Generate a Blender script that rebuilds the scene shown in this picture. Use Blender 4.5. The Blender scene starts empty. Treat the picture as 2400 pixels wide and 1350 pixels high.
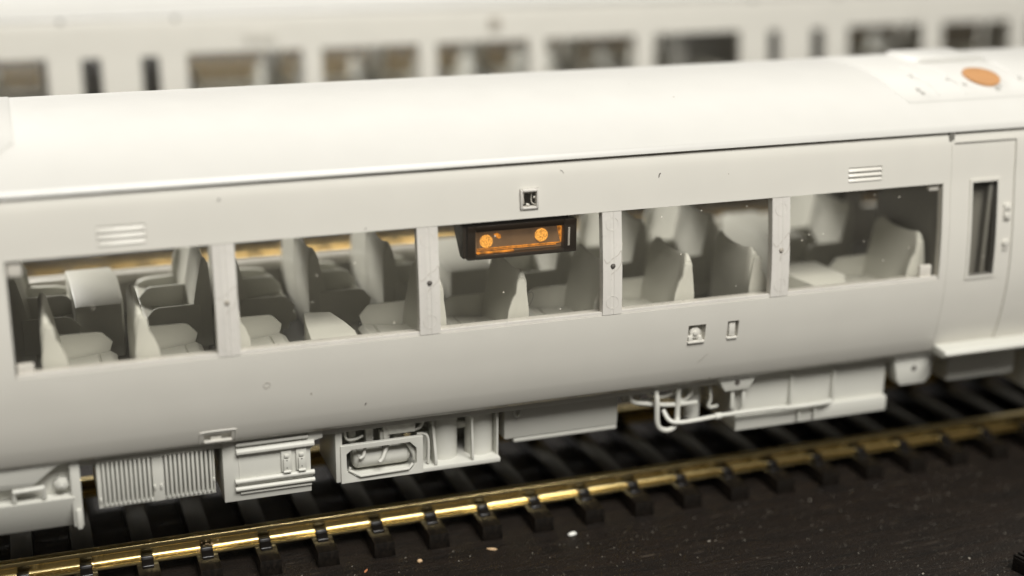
import bpy, bmesh, math, random
from mathutils import Vector, Matrix
random.seed(7)
# all coordinates are millimetres (1 Blender unit = 1 mm)
scn = bpy.context.scene
scn.unit_settings.system = 'METRIC'
scn.unit_settings.scale_length = 0.001
COL = scn.collection

# ------------------------------------------------------------------ camera
YAW, PIT, ROL = 0.34437, 0.31082, 0.009476
CAM = Vector((0.0, -146.42, 70.5))
fw = Vector((math.sin(YAW)*math.cos(PIT), math.cos(YAW)*math.cos(PIT), -math.sin(PIT)))
rt = Vector((math.cos(YAW), -math.sin(YAW), 0.0))
up = rt.cross(fw)
r2 = rt*math.cos(ROL) + up*math.sin(ROL)
u2 = -rt*math.sin(ROL) + up*math.cos(ROL)
cd = bpy.data.cameras.new('camera')
cam = bpy.data.objects.new('camera', cd)
COL.objects.link(cam)
cam.matrix_world = Matrix(((r2.x, u2.x, -fw.x, CAM.x), (r2.y, u2.y, -fw.y, CAM.y), (r2.z, u2.z, -fw.z, CAM.z), (0, 0, 0, 1)))
cd.sensor_width = 36.0
cd.lens = 36.0*3364/2400
cd.clip_start = 5.0
cd.clip_end = 5000.0
cd.dof.use_dof = True
cd.dof.focus_distance = 147.0
cd.dof.aperture_fstop = 0.0505/(2*2.3)
cd.dof.aperture_blades = 0
scn.camera = cam

# ------------------------------------------------------------------ world, lamps, exposure
w = bpy.data.worlds.new('World'); scn.world = w; w.use_nodes = True
bgn = w.node_tree.nodes['Background']
bgn.inputs[0].default_value = (1.0, 0.94, 0.83, 1)
bgn.inputs[1].default_value = 0.125

def area(name, loc, target, sx, sy, power, col):
    ld = bpy.data.lights.new(name, 'AREA'); ld.shape = 'RECTANGLE'; ld.size = sx; ld.size_y = sy
    ld.energy = power; ld.color = col
    o = bpy.data.objects.new(name, ld); COL.objects.link(o); o.location = loc
    d = Vector(target) - Vector(loc)
    o.rotation_euler = d.to_track_quat('-Z', 'Y').to_euler()
    return o
area('key_lamp', (75, -300, 400), (45, 0, 20), 280, 190, 3.35e6, (1.0, 0.978, 0.93))
area('ceiling_lamp', (230, 270, 560), (200, 120, 0), 1200, 380, 1.55e6, (1.0, 0.975, 0.92))
area('window_lamp', (-210, 440, 320), (35, 10, 25), 300, 130, 4.6e6, (1.0, 0.985, 0.96))

scn.view_settings.view_transform = 'Standard'
scn.view_settings.look = 'None'
scn.view_settings.exposure = 0.10
scn.view_settings.gamma = 1.0
scn.view_settings.use_curve_mapping = False

# ------------------------------------------------------------------ materials
def newmat(name):
    m = bpy.data.materials.new(name); m.use_nodes = True
    return m, m.node_tree.nodes, m.node_tree.links, m.node_tree.nodes['Principled BSDF']

def plastic(name, col, rough=0.38, specks=True, bump=0.03, var=0.015, sss=0.0):
    m, N, L, P = newmat(name)
    tc = N.new('ShaderNodeTexCoord')
    no = N.new('ShaderNodeTexNoise'); no.inputs['Scale'].default_value = 0.22; no.inputs['Detail'].default_value = 5
    L.new(tc.outputs['Object'], no.inputs['Vector'])
    mr = N.new('ShaderNodeMapRange'); mr.inputs[1].default_value = 0.3; mr.inputs[2].default_value = 0.7
    mr.inputs[3].default_value = 1-var; mr.inputs[4].default_value = 1+var
    L.new(no.outputs['Fac'], mr.inputs[0])
    mx = N.new('ShaderNodeVectorMath'); mx.operation = 'SCALE'; mx.inputs[0].default_value = col
    L.new(mr.outputs[0], mx.inputs['Scale'])
    last = mx.outputs[0]
    if specks:
        vo = N.new('ShaderNodeTexVoronoi'); vo.inputs['Scale'].default_value = 0.16
        L.new(tc.outputs['Object'], vo.inputs['Vector'])
        lt = N.new('ShaderNodeMath'); lt.operation = 'LESS_THAN'; lt.inputs[1].default_value = 0.014
        L.new(vo.outputs['Distance'], lt.inputs[0])
        mk = N.new('ShaderNodeMixRGB'); mk.inputs[2].default_value = (0.16, 0.12, 0.07, 1)
        L.new(lt.outputs[0], mk.inputs[0]); L.new(last, mk.inputs[1]); last = mk.outputs[0]
    L.new(last, P.inputs['Base Color'])
    nr = N.new('ShaderNodeTexNoise'); nr.inputs['Scale'].default_value = 1.3; nr.inputs['Detail'].default_value = 3
    L.new(tc.outputs['Object'], nr.inputs['Vector'])
    m2 = N.new('ShaderNodeMapRange'); m2.inputs[3].default_value = rough-0.05; m2.inputs[4].default_value = rough+0.07
    L.new(nr.outputs['Fac'], m2.inputs[0]); L.new(m2.outputs[0], P.inputs['Roughness'])
    nb = N.new('ShaderNodeTexNoise'); nb.inputs['Scale'].default_value = 3.0; nb.inputs['Detail'].default_value = 4
    L.new(tc.outputs['Object'], nb.inputs['Vector'])
    bp = N.new('ShaderNodeBump'); bp.inputs['Strength'].default_value = bump; bp.inputs['Distance'].default_value = 0.05
    L.new(nb.outputs['Fac'], bp.inputs['Height']); L.new(bp.outputs[0], P.inputs['Normal'])
    P.inputs['IOR'].default_value = 1.45
    if sss:
        P.inputs['Subsurface Weight'].default_value = sss
        P.inputs['Subsurface Radius'].default_value = (1.2, 0.9, 0.6)
        P.inputs['Subsurface Scale'].default_value = 0.6
    return m

M = {}
M['shell'] = plastic('cream_plastic', (0.61, 0.592, 0.537), 0.34)
M['roof'] = plastic('darkened_roof_plastic', (0.51, 0.502, 0.472), 0.30)  # same plastic as the sides, darkened against the overbright top light
M['under'] = plastic('pale_grey_plastic', (0.56, 0.555, 0.505), 0.42)
M['seat'] = plastic('seat_plastic', (0.57, 0.565, 0.51), 0.45, specks=False)
M['frost'] = plastic('frosted_plastic', (0.69, 0.665, 0.615), 0.28, specks=False, bump=0.1, var=0.05)
m_ = M['frost']; N, L = m_.node_tree.nodes, m_.node_tree.links; P = N['Principled BSDF']
tr_ = N.new('ShaderNodeBsdfTransparent'); mx_ = N.new('ShaderNodeMixShader'); mx_.inputs[0].default_value = 0.14
L.new(P.outputs[0], mx_.inputs[1]); L.new(tr_.outputs[0], mx_.inputs[2]); L.new(mx_.outputs[0], N['Material Output'].inputs['Surface'])
M['inner'] = plastic('shade_dark_plastic', (0.17, 0.165, 0.145), 0.5, specks=False)  # same plastic, with the cabin's shade put into a darker colour
M['black'] = plastic('black_plastic', (0.007, 0.0058, 0.005), 0.22, specks=False, bump=0.25)
M['sign'] = plastic('dark_brown_plastic', (0.016, 0.011, 0.007), 0.30, specks=False)
M['mark'] = plastic('faint_mark', (0.36, 0.33, 0.28), 0.5, specks=False)
M['darkdot'] = plastic('dark_mark', (0.10, 0.09, 0.08), 0.5, specks=False)
M['brown'] = plastic('orange_brown_sticker', (0.40, 0.20, 0.075), 0.5, specks=False, var=0.12)
M['dustgrey'] = plastic('pale_dust', (0.34, 0.31, 0.26), 0.6, specks=False)
M['chipw'] = plastic('white_chip', (0.75, 0.75, 0.70), 0.5, specks=False)
M['chipt'] = plastic('tan_chip', (0.55, 0.38, 0.22), 0.6, specks=False)
M['chipr'] = plastic('rust_chip', (0.42, 0.16, 0.07), 0.6, specks=False)

# window glass: thin clear plastic, slightly hazy
def clear(name, haze, hcol=(0.7, 0.66, 0.58), tint=(0.99, 0.985, 0.97)):
    m = bpy.data.materials.new(name); m.use_nodes = True
    N, L = m.node_tree.nodes, m.node_tree.links
    N.remove(N['Principled BSDF']); out = N['Material Output']
    tr = N.new('ShaderNodeBsdfTransparent'); tr.inputs[0].default_value = (*tint, 1)
    df = N.new('ShaderNodeBsdfDiffuse'); df.inputs[0].default_value = (*hcol, 1)
    gl = N.new('ShaderNodeBsdfGlossy'); gl.inputs['Roughness'].default_value = 0.04
    fr = N.new('ShaderNodeFresnel'); fr.inputs[0].default_value = 1.45
    m1 = N.new('ShaderNodeMixShader')
    # dust specks sitting on the glass
    tc = N.new('ShaderNodeTexCoord'); vo = N.new('ShaderNodeTexVoronoi'); vo.inputs['Scale'].default_value = 0.42
    L.new(tc.outputs['Object'], vo.inputs['Vector'])
    lt = N.new('ShaderNodeMath'); lt.operation = 'LESS_THAN'; lt.inputs[1].default_value = 0.036
    L.new(vo.outputs['Distance'], lt.inputs[0])
    ad = N.new('ShaderNodeMath'); ad.operation = 'MAXIMUM'; ad.inputs[1].default_value = haze
    sc = N.new('ShaderNodeMath'); sc.operation = 'MULTIPLY'; sc.inputs[1].default_value = 0.85
    L.new(lt.outputs[0], sc.inputs[0]); L.new(sc.outputs[0], ad.inputs[0]); L.new(ad.outputs[0], m1.inputs[0])
    L.new(tr.outputs[0], m1.inputs[1]); L.new(df.outputs[0], m1.inputs[2])
    ge = N.new('ShaderNodeNewGeometry'); bf = N.new('ShaderNodeMath'); bf.operation = 'SUBTRACT'; bf.inputs[0].default_value = 1.0; L.new(ge.outputs['Backfacing'], bf.inputs[1])
    fm = N.new('ShaderNodeMath'); fm.operation = 'MULTIPLY'; L.new(fr.outputs[0], fm.inputs[0]); L.new(bf.outputs[0], fm.inputs[1])
    m2 = N.new('ShaderNodeMixShader'); L.new(fm.outputs[0], m2.inputs[0]); L.new(m1.outputs[0], m2.inputs[1]); L.new(gl.outputs[0], m2.inputs[2])
    L.new(m2.outputs[0], out.inputs['Surface'])
    return m
M['glass'] = clear('clear_glazing', 0.012)
M['lens'] = clear('amber_lens', 0.01, (0.5, 0.3, 0.12), (1.0, 0.95, 0.86))

def mk_brass(name, rough, col=(0.80, 0.56, 0.20)):
    m, N, L, P = newmat(name)
    P.inputs['Metallic'].default_value = 1.0
    tc = N.new('ShaderNodeTexCoord'); mp = N.new('ShaderNodeMapping'); mp.inputs['Scale'].default_value = (0.12, 4, 4)
    L.new(tc.outputs['Object'], mp.inputs[0])
    no = N.new('ShaderNodeTexNoise'); no.inputs['Scale'].default_value = 2.0; no.inputs['Detail'].default_value = 6
    L.new(mp.outputs[0], no.inputs['Vector'])
    cr = N.new('ShaderNodeValToRGB')
    cr.color_ramp.elements[0].position = 0.3; cr.color_ramp.elements[0].color = (col[0]*.93, col[1]*.91, col[2]*.86, 1)
    cr.color_ramp.elements[1].position = 0.7; cr.color_ramp.elements[1].color = (*col, 1)
    L.new(no.outputs['Fac'], cr.inputs[0]); L.new(cr.outputs[0], P.inputs['Base Color'])
    mr = N.new('ShaderNodeMapRange'); mr.inputs[3].default_value = rough*.95; mr.inputs[4].default_value = rough*1.06
    L.new(no.outputs['Fac'], mr.inputs[0]); L.new(mr.outputs[0], P.inputs['Roughness'])
    n2 = N.new('ShaderNodeTexNoise'); n2.inputs['Scale'].default_value = 6.0; n2.inputs['Detail'].default_value = 4
    L.new(tc.outputs['Object'], n2.inputs['Vector'])
    bp = N.new('ShaderNodeBump'); bp.inputs['Strength'].default_value = 0.006; bp.inputs['Distance'].default_value = 0.02
    L.new(n2.outputs['Fac'], bp.inputs['Height']); L.new(bp.outputs[0], P.inputs['Normal'])
    return m
M['darkbrass'] = mk_brass('darkened_brass', 0.28, (0.60, 0.44, 0.19))  # brass darkened to hold down the background rail's reflected brightness
M['dull'] = mk_brass('muted_brass', 0.35, (0.44, 0.35, 0.19))  # brass darkened and muted so the farthest rails shine less
M['brass'] = mk_brass('brass', 0.22, (0.86, 0.70, 0.36))

# black-brown sleeper plastic with wood grain moulded in
m, N, L, P = newmat('sleeper_plastic')
tc = N.new('ShaderNodeTexCoord'); mp = N.new('ShaderNodeMapping'); mp.inputs['Scale'].default_value = (2.2, 0.16, 1)
L.new(tc.outputs['Object'], mp.inputs[0])
no = N.new('ShaderNodeTexNoise'); no.inputs['Scale'].default_value = 1.6; no.inputs['Detail'].default_value = 7; no.inputs['Distortion'].default_value = 0.8
L.new(mp.outputs[0], no.inputs['Vector'])
cr = N.new('ShaderNodeValToRGB'); cr.color_ramp.elements[0].position = 0.38; cr.color_ramp.elements[0].color = (0.004, 0.0033, 0.0026, 1)
cr.color_ramp.elements[1].position = 0.62; cr.color_ramp.elements[1].color = (0.013, 0.010, 0.0075, 1)
L.new(no.outputs['Fac'], cr.inputs[0]); L.new(cr.outputs[0], P.inputs['Base Color'])
bp = N.new('ShaderNodeBump'); bp.inputs['Strength'].default_value = 0.30; bp.inputs['Distance'].default_value = 0.08
L.new(no.outputs['Fac'], bp.inputs['Height']); L.new(bp.outputs[0], P.inputs['Normal'])
P.inputs['Roughness'].default_value = 0.30
P.inputs['Specular IOR Level'].default_value = 0.5
M['sleeper'] = m

# dark brown laminate table top, grain along the track, dusty
m, N, L, P = newmat('dark_wood_laminate')
tc = N.new('ShaderNodeTexCoord'); mp = N.new('ShaderNodeMapping'); mp.inputs['Scale'].default_value = (0.10, 1.25, 1); mp.inputs['Rotation'].default_value = (0, 0, 0.03)
L.new(tc.outputs['Object'], mp.inputs[0])
no = N.new('ShaderNodeTexNoise'); no.inputs['Scale'].default_value = 1.0; no.inputs['Detail'].default_value = 9; no.inputs['Roughness'].default_value = 0.65; no.inputs['Distortion'].default_value = 1.4
L.new(mp.outputs[0], no.inputs['Vector'])
cr = N.new('ShaderNodeValToRGB')
cr.color_ramp.elements[0].position = 0.35; cr.color_ramp.elements[0].color = (0.006, 0.0048, 0.0038, 1)
cr.color_ramp.elements[1].position = 0.66; cr.color_ramp.elements[1].color = (0.017, 0.0112, 0.0076, 1)
L.new(no.outputs['Fac'], cr.inputs[0])
# pale scratches in the grain
mp2 = N.new('ShaderNodeMapping'); mp2.inputs['Scale'].default_value = (0.16, 2.6, 1); mp2.inputs['Rotation'].default_value = (0, 0, -0.05)
L.new(tc.outputs['Object'], mp2.inputs[0])
n3 = N.new('ShaderNodeTexNoise'); n3.inputs['Scale'].default_value = 1.1; n3.inputs['Detail'].default_value = 5; n3.inputs['Distortion'].default_value = 0.8
L.new(mp2.outputs[0], n3.inputs['Vector'])
r3 = N.new('ShaderNodeMapRange'); r3.inputs[1].default_value = 0.665; r3.inputs[2].default_value = 0.72; r3.inputs[3].default_value = 0; r3.inputs[4].default_value = 0.35
L.new(n3.outputs['Fac'], r3.inputs[0])
mxa = N.new('ShaderNodeMixRGB'); mxa.inputs[2].default_value = (0.16, 0.13, 0.10, 1)
L.new(r3.outputs[0], mxa.inputs[0]); L.new(cr.outputs[0], mxa.inputs[1])
# fine dust
vo = N.new('ShaderNodeTexVoronoi'); vo.inputs['Scale'].default_value = 1.9; L.new(tc.outputs['Object'], vo.inputs['Vector'])
lt = N.new('ShaderNodeMath'); lt.operation = 'LESS_THAN'; lt.inputs[1].default_value = 0.07; L.new(vo.outputs['Distance'], lt.inputs[0])
sp = N.new('ShaderNodeSeparateColor'); L.new(vo.outputs['Color'], sp.inputs[0])
gt = N.new('ShaderNodeMath'); gt.operation = 'GREATER_THAN'; gt.inputs[1].default_value = 0.72; L.new(sp.outputs[0], gt.inputs[0])
ml = N.new('ShaderNodeMath'); ml.operation = 'MULTIPLY'; L.new(lt.outputs[0], ml.inputs[0]); L.new(gt.outputs[0], ml.inputs[1])
m7 = N.new('ShaderNodeMath'); m7.operation = 'MULTIPLY'; m7.inputs[1].default_value = 0.75; L.new(ml.outputs[0], m7.inputs[0])
mxb = N.new('ShaderNodeMixRGB'); mxb.inputs[2].default_value = (0.30, 0.25, 0.19, 1)
L.new(m7.outputs[0], mxb.inputs[0]); L.new(mxa.outputs[0], mxb.inputs[1]); L.new(mxb.outputs[0], P.inputs['Base Color'])
n4 = N.new('ShaderNodeTexNoise'); n4.inputs['Scale'].default_value = 4.5; n4.inputs['Detail'].default_value = 6
L.new(tc.outputs['Object'], n4.inputs['Vector'])
ad = N.new('ShaderNodeMath'); ad.operation = 'ADD'; L.new(no.outputs['Fac'], ad.inputs[0]); L.new(n4.outputs['Fac'], ad.inputs[1])
bp = N.new('ShaderNodeBump'); bp.inputs['Strength'].default_value = 1.0; bp.inputs['Distance'].default_value = 0.22
L.new(ad.outputs[0], bp.inputs['Height']); L.new(bp.outputs[0], P.inputs['Normal'])
P.inputs['Roughness'].default_value = 0.5
P.inputs['Specular IOR Level'].default_value = 0.24
M['table'] = m

def emit(name, col, strength, noise=0.0, scale=8.0, base=(0.1, 0.06, 0.02)):
    m, N, L, P = newmat(name)
    P.inputs['Base Color'].default_value = (*base, 1); P.inputs['Roughness'].default_value = 0.3
    P.inputs['Emission Color'].default_value = (*col, 1); P.inputs['Emission Strength'].default_value = strength
    if noise:
        tc = N.new('ShaderNodeTexCoord'); no = N.new('ShaderNodeTexNoise'); no.inputs['Scale'].default_value = scale; no.inputs['Detail'].default_value = 3
        L.new(tc.outputs['Object'], no.inputs['Vector'])
        mr = N.new('ShaderNodeMapRange'); mr.inputs[1].default_value = 0.35; mr.inputs[2].default_value = 0.65
        mr.inputs[3].default_value = strength*(1-noise); mr.inputs[4].default_value = strength*(1+noise)
        L.new(no.outputs['Fac'], mr.inputs[0]); L.new(mr.outputs[0], P.inputs['Emission Strength'])
    return m
M['led'] = emit('amber_led', (1.0, 0.47, 0.09), 0.92, 0.65, 9.0)
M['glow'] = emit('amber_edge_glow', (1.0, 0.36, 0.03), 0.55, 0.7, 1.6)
M['signback'] = emit('warm_grey_lit_panel', (0.55, 0.34, 0.20), 0.12, 0.3, 0.5, (0.12, 0.09, 0.07))  # weak emission stands in for LED light falling on the backing panel

# ------------------------------------------------------------------ mesh helpers
def box(bm, x0, x1, y0, y1, z0, z1):
    vs = [bm.verts.new((x, y, z)) for x in (x0, x1) for y in (y0, y1) for z in (z0, z1)]
    for f in ((0, 1, 3, 2), (4, 6, 7, 5), (0, 4, 5, 1), (2, 3, 7, 6), (0, 2, 6, 4), (1, 5, 7, 3)):
        bm.faces.new([vs[i] for i in f])

def prism(bm, poly, axis, a, b):
    """poly: list of 2D points; extruded along axis from a to b."""
    def P3(p, t):
        return {'x': (t, p[0], p[1]), 'y': (p[0], t, p[1]), 'z': (p[0], p[1], t)}[axis]
    A = [bm.verts.new(P3(p, a)) for p in poly]; B = [bm.verts.new(P3(p, b)) for p in poly]
    n = len(poly)
    bm.faces.new(A); bm.faces.new(B[::-1])
    for i in range(n):
        bm.faces.new((A[i], B[i], B[(i+1) % n], A[(i+1) % n]))

def cyl(bm, p0, p1, r, seg=20, r1=None):
    p0, p1 = Vector(p0), Vector(p1); d = (p1-p0).normalized()
    a = d.orthogonal().normalized(); b = d.cross(a); r1 = r if r1 is None else r1
    A, B = [], []
    for i in range(seg):
        t = 2*math.pi*i/seg; o = a*math.cos(t)+b*math.sin(t)
        A.append(bm.verts.new(p0+o*r)); B.append(bm.verts.new(p1+o*r1))
    bm.faces.new(A[::-1]); bm.faces.new(B)
    for i in range(seg):
        bm.faces.new((A[i], A[(i+1) % seg], B[(i+1) % seg], B[i]))

def tube(bm, pts, r, seg=10, closed=False, smooth=True):
    pts = [Vector(p) for p in pts]; rings = []
    if smooth and not closed and len(pts) > 2 and len(pts) < 14:
        out = []
        for i in range(len(pts)-1):
            p1, p2 = pts[i], pts[i+1]; p0 = pts[i-1] if i else p1*2-p2; p3 = pts[i+2] if i+2 < len(pts) else p2*2-p1
            for k in range(5):
                t = k/5
                out.append(0.5*((2*p1)+(p2-p0)*t+(2*p0-5*p1+4*p2-p3)*t*t+(3*p1-p0-3*p2+p3)*t**3))
        pts = out+[pts[-1]]
    n = len(pts); prev = None
    for i, p in enumerate(pts):
        q0 = pts[(i-1) % n] if (closed or i > 0) else p
        q1 = pts[(i+1) % n] if (closed or i < n-1) else p
        d = (q1-q0).normalized()
        a = d.orthogonal().normalized() if prev is None else (prev - d*prev.dot(d)).normalized()
        prev = a; b = d.cross(a)
        rings.append([bm.verts.new(p + a*math.cos(2*math.pi*k/seg)*r + b*math.sin(2*math.pi*k/seg)*r) for k in range(seg)])
    m = n if closed else n-1
    for i in range(m):
        A, B = rings[i], rings[(i+1) % n]
        for k in range(seg):
            bm.faces.new((A[k], A[(k+1) % seg], B[(k+1) % seg], B[k]))
    if not closed:
        bm.faces.new(rings[0][::-1]); bm.faces.new(rings[-1])

SPLIT = {'piping', 'rib', 'roof_lug', 'ejector_ring', 'latch', 'strut', 'frame_rib', 'top_bracket', 'far_equipment', 'pipe', 'rivet', 'glazing_tab', 'valve_group', 'trim', 'rain_strip', 'lint', 'corridor_wall', 'partition', 'pipe_guard'}
def islands(bm):
    seen = set(); out = []
    for v in bm.verts:
        if v in seen: continue
        st = [v]; seen.add(v); grp = []
        while st:
            u = st.pop(); grp.append(u)
            for e in u.link_edges:
                t_ = e.other_vert(u)
                if t_ not in seen: seen.add(t_); st.append(t_)
        out.append(grp)
    res = []
    for grp in out:
        nb = bmesh.new(); mp_ = {v: nb.verts.new(v.co) for v in grp}; fs = set(f for v in grp for f in v.link_faces)
        for f in fs: nb.faces.new([mp_[v] for v in f.verts])
        res.append(nb)
    return res
def obj(name, bm, mat, parent=None, loc=None, bevel=0.0, split=True, recalc=True):
    if name in SPLIT:
        isl = islands(bm)
        if len(isl) > 1:
            bm.free(); o = None
            for nb in isl: o = obj(name, nb, mat, parent, loc, bevel, split, recalc)
            return o
        for nb in isl: nb.free()
    if recalc: bmesh.ops.recalc_face_normals(bm, faces=bm.faces[:])
    me = bpy.data.meshes.new(name); bm.to_mesh(me); bm.free()
    for p in me.polygons: p.use_smooth = True
    me.materials.append(mat)
    o = bpy.data.objects.new(name, me); COL.objects.link(o)
    if parent is not None:
        o.parent = parent
        if loc is None:
            # geometry given in world millimetres: cancel the offset of the thing's Empty
            off = Vector((0, 0, 0)); q = parent
            while q is not None:
                off += q.location; q = q.parent
            loc = -off
    if loc is not None: o.location = loc
    if bevel:
        b = o.modifiers.new('bevel', 'BEVEL'); b.width = bevel; b.segments = 2; b.limit_method = 'ANGLE'; b.angle_limit = math.radians(40)
    if split:
        e = o.modifiers.new('split', 'EDGE_SPLIT'); e.split_angle = math.radians(28)
    return o

def thing(name, loc, label, cat, group=None):
    o = bpy.data.objects.new(name, None); COL.objects.link(o); o.location = loc
    o['label'] = label; o['category'] = cat
    if group: o['group'] = group
    o.empty_display_size = 5
    return o
def tag(o, label, cat, group=None):
    o['label'] = label; o['category'] = cat
    if group: o['group'] = group
def copy_tree(o, parent, loc=None):
    c = o.copy(); COL.objects.link(c); c.parent = parent
    if loc is not None: c.location = loc
    for ch in o.children: copy_tree(ch, c)
    return c

# ------------------------------------------------------------------ table top
bm = bmesh.new()
NX, NY = 2, 2
g = [[bm.verts.new((-900+1800*i, -420+1250*j, -3.72)) for j in range(2)] for i in range(2)]
bm.faces.new((g[0][0], g[1][0], g[1][1], g[0][1]))
t = obj('table_top', bm, M['table'], split=False); t['kind'] = 'structure'

# ------------------------------------------------------------------ track
def rail_poly(yc, s, zt):
    # cross section in (y, z): head, web, foot of a flat-bottomed rail
    h = [(-.50, -.06), (-.44, 0), (.44, 0), (.50, -.06), (.50, -.50), (.22, -.66), (.20, -1.35), (.30, -1.52), (1.02, -1.74), (1.04, -1.98),
         (-1.04, -1.98), (-1.02, -1.74), (-.30, -1.52), (-.20, -1.35), (-.22, -.66), (-.50, -.50)]
    return [(yc+a, zt+b) for a, b in h]

def sleeper_bm(zt, dark=False):
    """sleeper centred on x=0,y=0, rail foot rests at zt-1.98"""
    bm = bmesh.new(); z1 = zt-1.99; z0 = zt-3.70
    pr = [(-1.18, z0), (1.18, z0), (1.10, z1), (-1.10, z1)]
    prism(bm, pr, 'y', -13.2, 13.2)
    return bm
def clip_bm(zt, yc, s):
    """moulded rail clip: block over the rail foot with a sloped shiny nose; s = outward direction"""
    bm = bmesh.new(); z1 = zt-2.02
    poly = [(yc+s*.42, z1+.25), (yc+s*.42, z1+.92), (yc+s*.95, z1+.98), (yc+s*1.15, z1+.90), (yc+s*1.30, z1+.62), (yc+s*2.0, z1+.26), (yc+s*2.10, z1-.05), (yc+s*1.1, z1-.05), (yc+s*1.1, z1+.25)]
    prism(bm, poly, 'x', -.60, .60)
    return bm

def build_track(yc, zt, x0, x1, xs0, pitch, label, group, rm='brass'):
    root = thing('railway_track', (x0, yc, zt-3.7), label, 'track', group)
    for s in (-1, 1):
        bm = bmesh.new(); prism(bm, rail_poly(yc+s*8.75, s, zt), 'x', x0, x1)
        obj('rail', bm, M[rm], root, bevel=0.05)
    sl = None; n = int((x1-xs0)/pitch)
    for k in range(n+1):
        x = xs0+k*pitch
        if x > x1-1.5: break
        L0 = Vector((x-x0, 0, 3.7-zt))
        if sl is None:
            sl = obj('sleeper', sleeper_bm(zt), M['sleeper'], root, loc=L0, bevel=0.06)
            for s in (-1, 1):
                obj('rail_clip', clip_bm(zt, s*8.75, s), M['black'], sl, loc=(0, 0, 0), bevel=0.06)
                obj('rail_clip', clip_bm(zt, s*8.75, -s), M['black'], sl, loc=(0, 0, 0), bevel=0.06)
        else:
            copy_tree(sl, root, L0)
    return root

tr = build_track(0.0, 0.0, -60, 200, 3.4-6.06*8, 6.06, 'brass railed track on black sleepers directly under the front railcar', 'model railway tracks on the table')

# ------------------------------------------------------------------ railcar shell
PROF = [(12.95, 15.75), (13.3, 16.15), (14.0, 16.5), (15.2, 16.95), (17.0, 17.4), (19.0, 17.72), (21.0, 17.93), (23.0, 18.0), (25.5, 17.93), (28.0, 17.75), (31.0, 17.42), (33.5, 17.12), (36.0, 16.88), (37.6, 16.68), (38.4, 16.5), (38.8, 16.35), (38.97, 16.1)]
def yprof(z):
    if z <= PROF[0][0]: return PROF[0][1]
    if z >= PROF[-1][0]: return PROF[-1][1]
    for i in range(len(PROF)-1):
        z0, y0 = PROF[i]; z1, y1 = PROF[i+1]
        if z0 <= z <= z1:
            zm, ym = PROF[max(i-1, 0)]; zp, yp = PROF[min(i+2, len(PROF)-1)]
            t = (z-z0)/(z1-z0)
            m0 = (y1-ym)/(z1-zm)*(z1-z0); m1 = (yp-y0)/(zp-z0)*(z1-z0)
            return (2*t**3-3*t*t+1)*y0+(t**3-2*t*t+t)*m0+(-2*t**3+3*t*t)*y1+(t**3-t*t)*m1
def zrange(a, b, extra=()):
    zs = sorted(set([a, b]+[p[0] for p in PROF if a < p[0] < b]+[round(a+0.5*k, 3) for k in range(1, int((b-a)/.5)+1) if a+.5*k < b]+[e for e in extra if a < e < b]))
    out = [zs[0]]
    for z in zs[1:]:
        if z-out[-1] > 0.06 or z in extra or z == b: out.append(z)
    return out

def curved_panel(x0, x1, z0, z1, openings, side, thick, off=0.0, flat=False, ybase=0.0, zoff=0.0, corner=0.0):
    """a panel that follows the body profile. side=-1 near, +1 far. returns bmesh (already thick)"""
    bm = bmesh.new()
    ez = [e for o in openings for e in (o[2], o[3])]
    zs = zrange(z0, z1, ez)
    xs = sorted(set([x0, x1]+[e for o in openings for e in (o[0], o[1]) if x0 < e < x1]))
    def mk(o2):
        return {(i, j): bm.verts.new((x, ybase+side*(yprof(z)+off-o2), z+zoff)) for i, x in enumerate(xs) for j, z in enumerate(zs)}
    A, B = mk(0), mk(thick)
    def solid(i, j):
        if i < 0 or j < 0 or i >= len(xs)-1 or j >= len(zs)-1: return False
        cx, cz = (xs[i]+xs[i+1])/2, (zs[j]+zs[j+1])/2
        return not any(o[0] < cx < o[1] and o[2] < cz < o[3] for o in openings)
    for i in range(len(xs)-1):
        for j in range(len(zs)-1):
            if not solid(i, j): continue
            bm.faces.new((A[i, j], A[i+1, j], A[i+1, j+1], A[i, j+1]))
            bm.faces.new((B[i, j], B[i, j+1], B[i+1, j+1], B[i+1, j]))
            for (di, dj, e0, e1) in ((-1, 0, (i, j), (i, j+1)), (1, 0, (i+1, j), (i+1, j+1)), (0, -1, (i, j), (i+1, j)), (0, 1, (i, j+1), (i+1, j+1))):
                if not solid(i+di, j+dj):
                    bm.faces.new((A[e0], A[e1], B[e1], B[e0]))
    for v in [v for v in bm.verts if not v.link_faces]: bm.verts.remove(v)
    return bm

def roof_z(y):
    return 39.72+4.75*(1-(min(abs(y), 16.35)/16.35)**2.4)

def roof_bm(x0, x1, ybase, zoff):
    """roof skin with a small lip over the body side"""
    n = 44; prof = []
    for i in range(n+1):
        t = math.sin(math.pi/2*(2*i/n-1)); y = 16.35*t
        prof.append((y, roof_z(y)))
    prof = [(-16.62, 39.03), (-16.70, 39.10), (-16.58, 39.40), (-16.35, 39.72)]+prof[1:-1]+[(16.35, 39.72), (16.60, 39.55), (16.66, 39.24), (16.62, 39.05)]
    inner = [(y*0.95, z-0.9) for y, z in prof[4:-4]]
    poly = prof+[(15.3, 39.05)]+inner[::-1]+[(-15.3, 39.05)]
    bm = bmesh.new()
    prism(bm, [(y+ybase, z+zoff) for y, z in poly], 'x', x0, x1)
    return bm

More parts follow.
